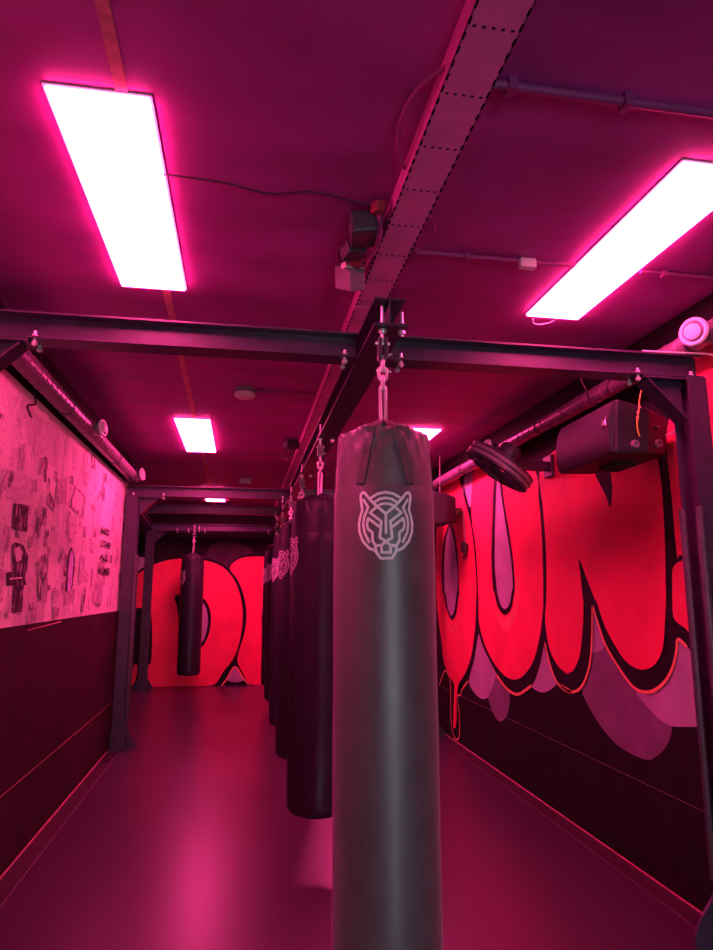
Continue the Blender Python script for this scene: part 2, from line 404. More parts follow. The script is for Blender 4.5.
def strap_mesh(thc, side, hw=0.0135):
    """webbing strap sewn to the bag side, leaning towards its pair at the top and folding over the rim"""
    bm = bmesh.new(); rows = []
    path = [(None, 1.565+0.019*k) for k in range(10)]+[(0.158,1.757),(0.145,1.766),(0.12,1.773),(0.09,1.785),(0.06,1.8),(0.03,1.812)]
    for r, z in path:
        th0 = thc+side*(0.5-0.2*max(0, min(1, (z-1.565)/0.19)))
        rr = bag_r(body_r(z), z, th0)+0.004 if r is None else r
        w_ = min(hw, rr*0.3)
        c = Vector((math.sin(th0), -math.cos(th0), 0)); t = Vector((math.cos(th0), math.sin(th0), 0))
        row = [(c*rr+t*q*w_+Vector((0,0,z+0.003)), c*(rr-0.008)+t*q*w_+Vector((0,0,z-0.003))) for q in (-1, 1)]
        rows.append([bm.verts.new(p) for p in (row[0][0], row[1][0], row[1][1], row[0][1])])
    for A, B in zip(rows, rows[1:]):
        for k in range(4): bm.faces.new((A[k], A[(k+1) % 4], B[(k+1) % 4], B[k]))
    bm.faces.new(rows[0][::-1]); bm.faces.new(rows[-1])
    return bm
def link_pts(zc, hl, hw, plane):
    pts = []
    for k in range(16):
        a = 2*PI*k/16; x = hw*math.cos(a); z = hw*math.sin(a)+(hl-hw if math.sin(a) >= 0 else -(hl-hw))
        pts.append((x, 0, zc+z) if plane == 'x' else (0, x, zc+z))
    return pts
def make_bag(label, bmat, wmat, group):
    t = thing('punching_bag', label, 'punching bag', (0,0,BASEZ), group); ORG[t] = (0,0,0)
    bo = obj('bag_body', body_mesh(), bmat, t, smooth=True, angle=60)
    em = obj('emblem', emblem_mesh(1.43), 'print_white', bo, label='white tiger head line emblem')
    for k in range(6):
        obj('strap', strap_mesh((k//2)*2*PI/3, 1 if k % 2 else -1), wmat, t)
    bm = bmesh.new(); tube(bm, link_pts(1.872, 0.072, 0.0095, 'x'), 0.0065, 8, closed=True); obj('spring_hook', bm, 'chrome', t, smooth=True)
    for z, hl, hw, pl in ((1.957,0.024,0.012,'y'),(1.99,0.025,0.015,'x'),(2.022,0.022,0.012,'y')):
        bm = bmesh.new(); tube(bm, link_pts(z, hl, hw, pl), 0.006, 8, closed=True); obj('chain_link', bm, 'chrome', t, smooth=True)
    bm = bmesh.new(); tube(bm, [(-0.024,0,2.002),(0.03,0,2.0)], 0.004, 8); obj('shackle_pin', bm, 'chrome', t, smooth=True)
    # swivel: two cheek plates, bolts
    bm = bmesh.new()
    for s in (-1, 1):
        pr = [(-0.02+0.0*s, 2.045),(0.0,2.034),(0.02,2.045),(0.02,2.11),(0.012,2.128),(-0.012,2.128),(-0.02,2.11)]
        prism(bm, [(s*0.011+x*0.35, -0.013, z) for x, z in pr], (0,0.026,0))
    sw = obj('swivel', bm, 'dark_metal', t, bevel=0.002)
    bm = bmesh.new(); tube(bm, [(-0.026,0,2.105),(0.026,0,2.105)], 0.006, 8); obj('pivot_bolt', bm, 'chrome', sw, smooth=True)
    bm = bmesh.new(); tube(bm, [(-0.02,0,2.05),(0.034,0,2.066)], 0.0045, 8); obj('pivot_bolt', bm, 'chrome', sw, smooth=True)
    bm = bmesh.new(); lathe(bm, [(0.006,2.11),(0.006,2.25)], seg=10); lathe(bm, [(0.014,2.144),(0.016,2.15),(0.016,2.157)], seg=12); lathe(bm, [(0.0115,2.172),(0.0115,2.184)], seg=6)
    obj('eye_bolt', bm, 'chrome', t, smooth=True)
    cl = obj('clamp_plate', box(-0.02, 0.092, -0.02, 0.02, 2.1695, 2.1745), 'dark_metal', t)
    bm = bmesh.new(); lathe(bm, [(0.006,2.136),(0.006,2.23)], (0.072,0,0), seg=10); lathe(bm, [(0.0115,2.174),(0.0115,2.186)], (0.072,0,0), seg=6); lathe(bm, [(0.014,2.144),(0.014,2.156)], (0.072,0,0), seg=8); obj('clamp_bolt', bm, 'chrome', cl, smooth=True)
    return t
GB = 'punching bags hung in a row from the long beam'
b1 = make_bag('grey punching bag with white tiger emblem facing outward, hung at the open beam end', 'vinyl_bag', 'webbing', GB)
b2 = make_bag('black punching bag hanging directly behind the grey tiger emblem bag', 'vinyl_bag_black', 'webbing_black', GB)
def put_bag(o, x, y, emb, z=BASEZ):
    """bag turned so its emblem points emb degrees left of the room's front"""
    o.location = (x, y, z)
    for ch in o.children:
        if ch.name.split('.')[0] in ('bag_body', 'strap'): ch.rotation_euler = (0, 0, -math.radians(emb))
put_bag(b1, 0.475, 2.22, 10)
put_bag(b2, 0.452, 3.98, 82)
others = [
 (0.452, 5.28, 66, 'black punching bag, third along the long beam from its open end', GB, BASEZ),
 (0.452, 6.5, 70, 'black punching bag hung just before the second steel cross beam', GB, BASEZ),
 (0.452, 7.9, 74, 'black punching bag hung between the second and third steel cross beams', GB, BASEZ),
 (0.452, 9.2, 74, 'black punching bag, last of the row nearest the back wall', GB, BASEZ),
 (-0.755, 10.5, 62, 'black punching bag hanging alone before the painted letter on the back wall', 'punching bag on the rear beam', BASEZ)]
for x, y, e, lab, grp, z in others:
    c = copy_tree(b2); c['label'] = lab; c['group'] = grp; put_bag(c, x, y, e, z)

# ------------------------------------------------------------------ LED panels
def led(x0, x1, y0, y1, label):
    z = ZC-0.016
    t = thing('led_panel', label, 'ceiling light', ((x0+x1)/2, (y0+y1)/2, z), 'rectangular ceiling light panels')
    f = 0.008
    obj('panel_back', box(x0-f, x1+f, y0-f, y1+f, ZC-0.006, ZC), 'valve_white', t)
    obj('diffuser', box(x0, x1, y0, y1, z, ZC-0.006), 'led_diffuser', t)
K = 1.35/1.36
rows = ((1.725*K,2.935*K,'of the cable tray, before the first cross beam'),(5.31*K,6.56*K,'between the first and second cross beams'),(9.0*K,10.25*K,'nearest the back wall'))
for y0, y1, s in rows:
    led(-0.576*K, -0.299*K, y0, y1, 'light panel on the newspaper side '+s)
    led(1.37*K, 1.643*K, y0, y1, 'light panel on the graffiti side '+s)

# ------------------------------------------------------------------ cable tray on the ceiling
tx0, tx1, tz = 0.478, 0.61, 2.752
tray = thing('cable_tray', 'perforated metal cable tray fixed along the ceiling above the bags', 'cable tray', (0.54, 0, tz))
for i in range(8):
    y0 = -2.95+i*1.93; y1 = min(y0+1.926, YB-0.02)
    bm = bmesh.new(); bx(bm, tx0, tx1, y0, y1, tz, tz+0.003); bx(bm, tx0, tx0+0.003, y0, y1, tz, ZC); bx(bm, tx1-0.003, tx1, y0, y1, tz, ZC)
    sec = obj('tray_section', bm, 'tray_galv', tray)
    if i: obj('tray_joint', box(tx0-0.002, tx1+0.002, y0-0.012, y0+0.012, tz-0.003, tz-0.0002), 'tray_galv', sec)
bm = bmesh.new()
y = 0.6
while y < 8.0:
    for x in (tx0, tx1-0.0055): bx(bm, x-0.0006, x+0.006, y, y+0.022, tz-0.0008, tz+0.0005)
    y += 0.043
y = 0.62
while y < 8.0:
    for k in range(5): bx(bm, tx0+0.018+k*0.0235-0.004, tx0+0.018+k*0.0235+0.004, y, y+0.007, tz-0.0008, tz+0.0005)
    y += 0.215
obj('perforation', bm, 'hole_black', tray, kind='stuff')

# ------------------------------------------------------------------ ventilation ducts
def duct(x, z, r, ya, yb, label, valves, sgn):
    t = thing('ventilation_duct', label, 'duct', (x, ya, z-r))
    bm = bmesh.new(); prof = []; y = ya
    while y < yb:
        prof += [(r, y), (r, y+0.082), (r+0.0028, y+0.085), (r+0.0028, y+0.092), (r, y+0.095)]; y += 0.095
    lathe(bm, prof, (x,0,z), (0,1,0), 28)
    obj('spiral_pipe', bm, 'duct_galv', t, smooth=True, angle=25)
    for k in range(int((yb-ya)/1.6)):
        yy = ya+0.9+k*1.6
        bm = bmesh.new(); lathe(bm, [(r+0.006,0),(r+0.006,0.02)], (x,yy,z), (0,1,0), 24); bx(bm, min(x, XL if sgn > 0 else XR-0.008), max(x, XL if sgn > 0 else XR-0.008), yy+0.004, yy+0.016, z-0.006, z+0.006)
        obj('pipe_clip', bm, 'dark_metal', t, smooth=True)
    for vy, ax in valves:
        a = Vector(ax).normalized(); o = Vector((x, vy, z))
        bm = bmesh.new(); lathe(bm, [(0.045,0.02),(0.045,0.075),(0.05,0.076),(0.05,0.085),(0.045,0.086),(0.045,0.1)], o, a, 24, capb=True)
        v = obj('valve_neck', bm, 'duct_galv', t, smooth=True, angle=30)
        bm = bmesh.new(); lathe(bm, [(0.046,0.095),(0.062,0.098),(0.064,0.106),(0.058,0.114),(0.047,0.113),(0.042,0.1)], o, a, 28, capt=False); obj('valve_rim', bm, 'valve_white', v, smooth=True)
        bm = bmesh.new(); lathe(bm, [(0.03,0.1),(0.036,0.112),(0.035,0.12),(0.02,0.125)], o, a, 24); obj('valve_disc', bm, 'valve_white', v, smooth=True)
duct(-1.10, 2.577, 0.053, YF+0.05, 6.78, 'spiral metal duct along the top of the newspaper wall', ((0.6,(1,0,0.25)),(4.78,(1,-0.25,0.1)),(6.66,(1,-0.2,0.1))), 1)
duct(2.0, 2.577, 0.048, YF+0.05, 9.4, 'spiral metal duct above the red graffiti wall', ((2.49,(-1,-0.55,-0.1)),(4.95,(-1,-0.3,0.2)),(8.2,(-1,-0.2,0.1))), -1)

# ------------------------------------------------------------------ graffiti
MU = {
 'lobeA':[(5.816,1.104),(5.978,0.842),(6.14,0.636),(6.032,0.556),(5.818,0.52),(5.609,0.572),(5.497,0.631),(5.425,0.751),(5.532,0.867),(5.71,0.993)],
 'lobeB':[(5.421,0.785),(5.554,0.64),(5.645,0.558),(5.571,0.467),(5.481,0.415),(5.381,0.408),(5.251,0.472),(5.19,0.57),(5.179,0.676),(5.312,0.739)],
 'lobeC':[(4.485,1.114),(4.588,0.946),(4.689,0.817),(4.755,0.765),(4.576,0.75),(4.407,0.804),(4.339,0.861),(4.419,0.977)],
 'lobeD':[(3.809,1.133),(3.699,1.159),(3.548,1.032),(3.417,0.941),(3.313,0.859),(3.229,0.816),(3.126,0.795),(3.146,0.731),(3.215,0.657),(3.291,0.609),(3.358,0.583),(3.542,0.584),(3.687,0.615),(3.861,0.705),(4.008,0.849),(3.902,0.981)],
 'lobeE':[(3.007,1.229),(2.949,1.193),(2.869,1.123),(2.806,0.964),(2.848,0.856),(2.938,0.828),(3.031,0.81),(3.129,0.796),(3.237,0.82),(3.33,0.867),(3.409,0.926),(3.227,0.967),(3.113,1.048),(3.042,1.146)],
 'lobeF':[(3.804,1.377),(3.744,1.266),(3.696,1.159),(3.74,1.108),(3.814,1.093),(3.848,1.099)],
 'O_out':[(6.854,2.621),(6.212,2.634),(6.078,2.568),(6.114,2.438),(5.914,2.177),(5.827,1.875),(5.78,1.605),(5.79,1.38),(5.803,1.244),(5.839,1.094),(5.976,0.86),(6.121,0.723),(6.29,0.636),(6.393,0.526),(6.537,0.506),(6.72,0.584),(6.891,0.69),(6.993,0.809),(7.095,0.999),(7.156,1.244),(7.229,1.363),(7.22,1.829),(7.167,2.203),(7.064,2.476)],
 'O_fill':[(6.778,2.597),(6.281,2.599),(6.221,2.529),(6.137,2.39),(5.951,2.082),(5.865,1.761),(5.846,1.493),(5.869,1.354),(5.911,1.146),(6.03,0.893),(6.16,0.748),(6.321,0.632),(6.387,0.601),(6.456,0.537),(6.512,0.41),(6.529,0.21),(6.588,0.13),(6.64,0.15),(6.599,0.397),(6.587,0.539),(6.719,0.605),(6.91,0.731),(6.97,0.92),(7.049,1.091),(7.112,1.29),(7.119,1.41),(7.121,1.824),(7.086,2.078),(6.987,2.418)],
 'O_cout':[(6.614,2.148),(6.811,1.987),(6.907,1.723),(6.898,1.456),(6.855,1.427),(6.778,1.286),(6.603,1.171),(6.448,1.243),(6.34,1.449),(6.343,1.414),(6.344,1.702),(6.4,1.978),(6.511,2.112)],
 'O_cin':[(6.61,2.114),(6.755,1.938),(6.824,1.631),(6.812,1.412),(6.779,1.449),(6.719,1.299),(6.613,1.212),(6.492,1.283),(6.403,1.47),(6.391,1.455),(6.373,1.662),(6.455,1.96),(6.555,2.098)],
 'O_hi':[(6.9,1.229),(6.75,1.095),(6.579,1.041),(6.407,1.112),(6.285,1.268),(6.436,1.157),(6.595,1.096),(6.745,1.152)],
 'O_drip':[(6.72,0.584),(6.716,0.379),(6.73,0.214),(6.679,0.083),(6.563,0.036),(6.474,0.103),(6.459,0.281),(6.512,0.41),(6.487,0.473),(6.398,0.476),(6.295,0.578),(6.451,0.597)],
 'O_line':[(7.096,0.473),(6.895,0.637),(6.774,0.615),(6.703,0.545),(6.716,0.298),(6.701,0.138),(6.641,0.05),(6.551,0.029),(6.456,0.087),(6.441,0.264),(6.49,0.443),(6.398,0.466),(6.33,0.534),(6.152,0.63)],
 'patch':[(6.058,2.575),(5.837,2.566),(5.896,2.375),(5.949,2.241),(6.088,2.445)],
 'U_out':[(5.836,2.586),(5.963,2.283),(5.951,2.082),(5.854,1.761),(5.834,1.493),(5.847,1.355),(5.855,1.149),(5.747,0.99),(5.534,0.841),(5.314,0.723),(5.063,0.676),(4.942,0.696),(4.766,0.76),(4.627,0.898),(4.512,1.083),(4.442,1.289),(4.424,1.425),(4.404,1.6),(4.397,1.806),(4.415,2.034),(4.436,2.314),(4.908,2.554),(5.359,2.63)],
 'U_fill':[(5.807,2.581),(5.893,2.274),(5.903,2.097),(5.832,1.875),(5.807,1.606),(5.798,1.417),(5.798,1.355),(5.803,1.188),(5.707,1.029),(5.529,0.893),(5.306,0.801),(5.094,0.775),(4.89,0.823),(4.692,0.95),(4.568,1.123),(4.494,1.302),(4.47,1.424),(4.454,1.631),(4.447,1.87),(4.468,2.117),(4.501,2.326),(4.91,2.537),(5.361,2.611)],
 'U_cout':[(5.254,2.608),(5.348,2.294),(5.394,2.026),(5.441,1.74),(5.432,1.49),(5.402,1.449),(5.334,1.328),(5.192,1.267),(5.058,1.314),(4.984,1.433),(4.966,1.487),(4.974,1.684),(5.032,1.939),(5.111,2.189),(5.162,2.445)],
 'U_cin':[(5.213,2.454),(5.286,2.194),(5.36,1.736),(5.343,1.524),(5.324,1.432),(5.251,1.338),(5.165,1.315),(5.074,1.363),(5.018,1.466),(4.997,1.503),(5.016,1.719),(5.095,1.996),(5.171,2.268)],
 'U_hi':[(5.403,1.301),(5.312,1.189),(5.183,1.145),(5.042,1.196),(4.92,1.353),(4.85,1.561),(4.941,1.53),(4.994,1.335),(5.172,1.245),(5.312,1.277)],
 'U_line':[(5.423,0.768),(5.229,0.693),(5.064,0.671),(4.943,0.692),(4.747,0.773)],
 'N_out':[(4.414,2.357),(4.415,2.034),(4.404,1.807),(4.41,1.6),(4.44,1.424),(4.495,1.287),(4.518,1.112),(4.421,0.963),(4.339,0.861),(4.225,0.816),(4.112,0.818),(4.274,0.839),(4.19,0.817),(4.091,0.824),(3.992,0.87),(3.903,0.969),(3.841,1.112),(3.799,1.377),(3.755,1.278),(3.678,1.143),(3.53,1.011),(3.417,0.941),(3.322,0.929),(3.228,0.953),(3.135,1.009),(3.067,1.083),(3.026,1.167),(3.005,1.224),(2.949,1.193),(2.891,1.179),(2.879,1.266),(2.951,1.292),(3.025,1.334),(3.01,1.473),(2.998,1.566),(2.935,1.594),(2.955,1.678),(2.961,1.941),(2.971,2.148),(3.001,2.288),(3.337,2.372),(3.804,2.446)],
 'N_fill':[(4.397,2.353),(4.402,2.032),(4.391,1.806),(4.397,1.599),(4.42,1.425),(4.429,1.376),(4.457,1.245),(4.409,1.062),(4.297,0.962),(4.169,0.929),(4.069,0.949),(4.221,0.923),(4.162,0.929),(4.09,0.954),(3.997,1.048),(3.939,1.206),(3.906,1.375),(3.912,1.427),(3.923,1.558),(3.935,1.657),(3.902,1.623),(3.837,1.517),(3.764,1.403),(3.748,1.396),(3.675,1.26),(3.576,1.151),(3.48,1.075),(3.365,1.043),(3.269,1.056),(3.192,1.096),(3.129,1.179),(3.096,1.306),(3.075,1.4),(3.067,1.474),(3.046,1.684),(3.035,1.898),(3.035,2.029),(3.049,2.165),(3.07,2.305),(3.337,2.372),(3.804,2.446)],
 'N_notch':[(3.67,2.176),(3.525,2.188),(3.49,2.056),(3.527,1.938),(3.569,2.018)],
 'N_line':[(4.483,1.1),(4.421,0.963),(4.339,0.861),(4.225,0.816),(4.126,0.816),(4.274,0.839),(4.19,0.817),(4.091,0.824),(3.992,0.87),(3.903,0.969),(3.844,1.112),(3.803,1.364)],
 'N_line2':[(3.798,1.364),(3.755,1.278),(3.678,1.143),(3.53,1.011),(3.417,0.941),(3.322,0.93),(3.228,0.953),(3.135,1.009),(3.067,1.083),(3.026,1.167),(3.006,1.222),(2.942,1.189)],
 'R_fill1':[(2.966,2.191),(2.918,2.333),(2.843,2.464),(2.701,2.588),(2.479,2.565),(2.428,2.034),(2.665,1.601),(2.837,1.58),(2.93,1.63),(2.957,1.631),(2.961,1.941)],
 'R_fill2':[(2.994,1.571),(2.894,1.603),(2.665,1.601),(2.638,1.416),(2.713,1.248),(2.882,1.247),(2.945,1.28),(2.997,1.302),(3.025,1.334),(3.022,1.411),(3.014,1.473)],
 'b_cloud':[(-0.63,1.983),(-0.569,2.119),(-0.479,2.215),(-0.32,2.272),(-0.131,2.274),(0.062,2.194),(0.174,2.072),(0.124,1.934),(-0.224,1.823),(-0.493,1.876)],
 'b_patch':[(-1.765,1.947),(-1.677,1.987),(-1.548,1.98),(-1.525,1.789),(-1.648,1.696),(-1.752,1.735)],
 'bD_out':[(-1.947,1.577),(-1.664,1.762),(-1.428,1.909),(-1.198,1.991),(-0.963,2.02),(-0.644,1.996),(-0.47,1.962),(-0.293,1.877),(-0.127,1.716),(-0.004,1.5),(0.063,1.206),(0.071,0.941),(0.039,0.678),(-0.045,0.393),(-0.195,0.164),(-0.344,-0.037),(-1.301,-0.04),(-1.477,-0.023),(-1.701,-0.03),(-1.673,0.344),(-1.758,0.955)],
 'bD_fill':[(-1.944,1.538),(-1.662,1.717),(-1.425,1.864),(-1.196,1.948),(-0.961,1.974),(-0.643,1.955),(-0.468,1.916),(-0.305,1.836),(-0.16,1.683),(-0.052,1.473),(0.012,1.206),(0.02,0.941),(-0.014,0.679),(-0.086,0.445),(-0.249,0.216),(-0.436,-0.004),(-0.974,-0.022),(-1.29,-0.015),(-1.369,0.062),(-1.421,0.138),(-1.436,0.335),(-1.369,0.351),(-1.359,0.593),(-1.378,0.952),(-1.427,1.206),(-1.544,1.207),(-1.925,1.213)],
 'bD_foot':[(-1.617,0.331),(-1.564,0.33),(-1.564,0.191),(-1.595,0.079),(-1.654,0.013),(-1.639,0.193)],
 'bD_cout':[(-1.052,1.381),(-0.936,1.415),(-0.806,1.42),(-0.687,1.407),(-0.578,1.327),(-0.508,1.208),(-0.473,1.05),(-0.486,0.841),(-0.54,0.685),(-0.589,0.603),(-0.703,0.532),(-0.856,0.509),(-0.938,0.587),(-0.967,0.949),(-1.005,1.21)],
 'bD_cin':[(-0.945,1.315),(-0.803,1.341),(-0.684,1.341),(-0.602,1.274),(-0.545,1.156),(-0.521,0.998),(-0.542,0.815),(-0.592,0.68),(-0.706,0.609),(-0.834,0.585),(-0.878,0.689),(-0.913,1.0)],
 'bO_out':[(-0.23,1.837),(-0.121,1.981),(0.039,2.043),(0.311,2.067),(0.642,2.048),(0.978,1.885),(1.206,1.474),(1.267,0.931),(1.163,0.399),(0.897,0.012),(0.79,-0.063),(0.178,-0.024),(-0.007,0.186),(-0.078,0.419),(0.036,0.783),(0.066,1.1),(0.012,1.393),(-0.084,1.635)],
 'bO_fill':[(-0.205,1.829),(-0.107,1.954),(0.04,2.01),(0.312,2.023),(0.615,2.007),(0.923,1.844),(1.151,1.447),(1.206,0.932),(1.108,0.427),(0.869,0.026),(0.763,-0.016),(0.217,-0.004),(0.039,0.211),(-0.041,0.419),(0.054,0.783),(0.082,1.099),(0.031,1.393),(-0.07,1.635)],
 'bO_cout':[(0.518,1.393),(0.712,1.257),(0.772,0.989),(0.723,0.67),(0.537,0.541),(0.372,0.674),(0.324,0.992),(0.358,1.258)],
 'bO_cin':[(0.52,1.325),(0.672,1.217),(0.722,0.989),(0.682,0.71),(0.535,0.606),(0.411,0.726),(0.37,0.991),(0.4,1.218)],
 'b_tri':[(-0.073,0.285),(-0.193,0.113),(-0.153,0.066),(-0.06,0.046),(0.018,0.057),(0.069,0.094)],
 'b_trilin':[(-0.28,-0.008),(-0.193,0.107),(-0.073,0.285),(0.069,0.094),(0.164,-0.003)],
}
def flat(pts, wall, off, n=5, smooth_=True, thick=0.0006):
    P = crom([(a, b, 0) for a, b in pts], n) if smooth_ else [Vector((a, b, 0)) for a, b in pts]
    bm = bmesh.new()
    if wall == 'R': vs = [bm.verts.new((XR-0.008-off, p.x, p.y)) for p in P if True]
    elif wall == 'B': vs = [bm.verts.new((p.x, YB-off, max(p.y, 0.004))) for p in P]
    else: vs = [bm.verts.new((XL+off, p.x, p.y)) for p in P]
    from mathutils.geometry import tessellate_polygon
    for tr in tessellate_polygon([[v.co.copy() for v in vs]]):
        try: bm.faces.new([vs[i] for i in tr])
        except ValueError: pass
    return bm
def stroke(pts, wall, off, hw, n=5):
    P = crom([(a, b, 0) for a, b in pts], n, closed=False); bm = bmesh.new(); prev = None
    for i, p in enumerate(P):
        t = (P[min(i+1, len(P)-1)]-P[max(i-1, 0)]).normalized(); s = Vector((-t.y, t.x, 0))*hw
        q = []
        for e in (p+s, p-s):
            q.append(bm.verts.new((XR-0.008-off, e.x, e.y) if wall == 'R' else ((e.x, YB-off, max(0.004, e.y)) if wall == 'B' else (XL+off, e.x, e.y))))
        if prev: bm.faces.new((prev[0], prev[1], q[1], q[0]))
        prev = q
    return bm
mr = thing('graffiti_mural', 'red bubble letter graffiti with dripping black outlines along the side wall', 'mural', (XR-0.008, 4.5, 0))
e1 = 0.0012
for k, m_, o_ in (('lobeA','paint_pink',1),('lobeB','paint_mauve',2),('lobeC','paint_pink',1),('lobeD','paint_mauve',1),('lobeE','paint_pink',2),('lobeF','paint_pink',2),('patch','paint_pink',6)):
    obj('painted_shadow', flat(MU[k], 'R', o_*e1), m_, mr)
lo = obj('painted_letter', flat(MU['O_out'], 'R', 3*e1), 'paint_black', mr)
obj('drip_outline', flat(MU['O_drip'], 'R', 3*e1), 'paint_black', lo)
obj('letter_fill', flat(MU['O_fill'], 'R', 5*e1), 'paint_red', lo)
obj('counter_outline', flat(MU['O_cout'], 'R', 7*e1), 'paint_black', lo)
obj('counter_fill', flat(MU['O_cin'], 'R', 8*e1), 'paint_pink', lo)
obj('highlight', flat(MU['O_hi'], 'R', 6*e1), 'paint_glow', lo)
obj('edge_line', stroke(MU['O_line'], 'R', 4*e1, 0.009), 'paint_coral', lo)
lu = obj('painted_letter', flat(MU['U_out'], 'R', 4*e1), 'paint_black', mr)
obj('letter_fill', flat(MU['U_fill'], 'R', 7*e1), 'paint_red', lu)
obj('counter_outline', flat(MU['U_cout'], 'R', 9*e1), 'paint_black', lu)
obj('counter_fill', flat(MU['U_cin'], 'R', 10*e1), 'paint_pink', lu)
obj('highlight', flat(MU['U_hi'], 'R', 8*e1), 'paint_glow', lu)
obj('edge_line', stroke(MU['U_line'], 'R', 6*e1, 0.011), 'paint_coral', lu)
ln_ = obj('painted_letter', flat(MU['N_out'], 'R', 5*e1), 'paint_black', mr)
obj('letter_fill', flat(MU['N_fill'], 'R', 8*e1), 'paint_red', ln_)
obj('counter_outline', flat(MU['N_notch'], 'R', 9*e1), 'paint_black', ln_)
obj('edge_line', stroke(MU['N_line'], 'R', 7*e1, 0.009), 'paint_coral', ln_)
obj('edge_line', stroke(MU['N_line2'], 'R', 7*e1, 0.009), 'paint_coral', ln_)
lx = obj('painted_letter', flat(MU['R_fill1'], 'R', 9*e1), 'paint_red', mr)
obj('letter_fill', flat(MU['R_fill2'], 'R', 9*e1), 'paint_red', lx)
mb = thing('graffiti_mural', 'red bubble letters with black outlines painted on the back wall', 'mural', (0, YB, 0))
obj('painted_shadow', flat(MU['b_cloud'], 'B', 0.002), 'paint_cloud', mb)
obj('painted_shadow', flat(MU['b_patch'], 'B', 0.002), 'paint_pink', mb)
lo = obj('painted_letter', flat(MU['bO_out'], 'B', 0.004), 'paint_black', mb)
obj('letter_fill', flat(MU['bO_fill'], 'B', 0.007), 'paint_red', lo)
obj('counter_outline', flat(MU['bO_cout'], 'B', 0.009), 'paint_black', lo)
obj('counter_fill', flat(MU['bO_cin'], 'B', 0.011), 'paint_pink', lo)
ld = obj('painted_letter', flat(MU['bD_out'], 'B', 0.006), 'paint_black', mb)
obj('letter_fill', flat(MU['bD_fill'], 'B', 0.010), 'paint_red', ld)
obj('letter_fill', flat(MU['bD_foot'], 'B', 0.010), 'paint_red', ld)
obj('counter_outline', flat(MU['bD_cout'], 'B', 0.012), 'paint_black', ld)
obj('counter_fill', flat(MU['bD_cin'], 'B', 0.014), 'paint_pink', ld)
obj('painted_shadow', flat(MU['b_tri'], 'B', 0.009), 'paint_pink', mb)
obj('edge_line', stroke(MU['b_trilin'], 'B', 0.010, 0.012), 'paint_coral', mb)

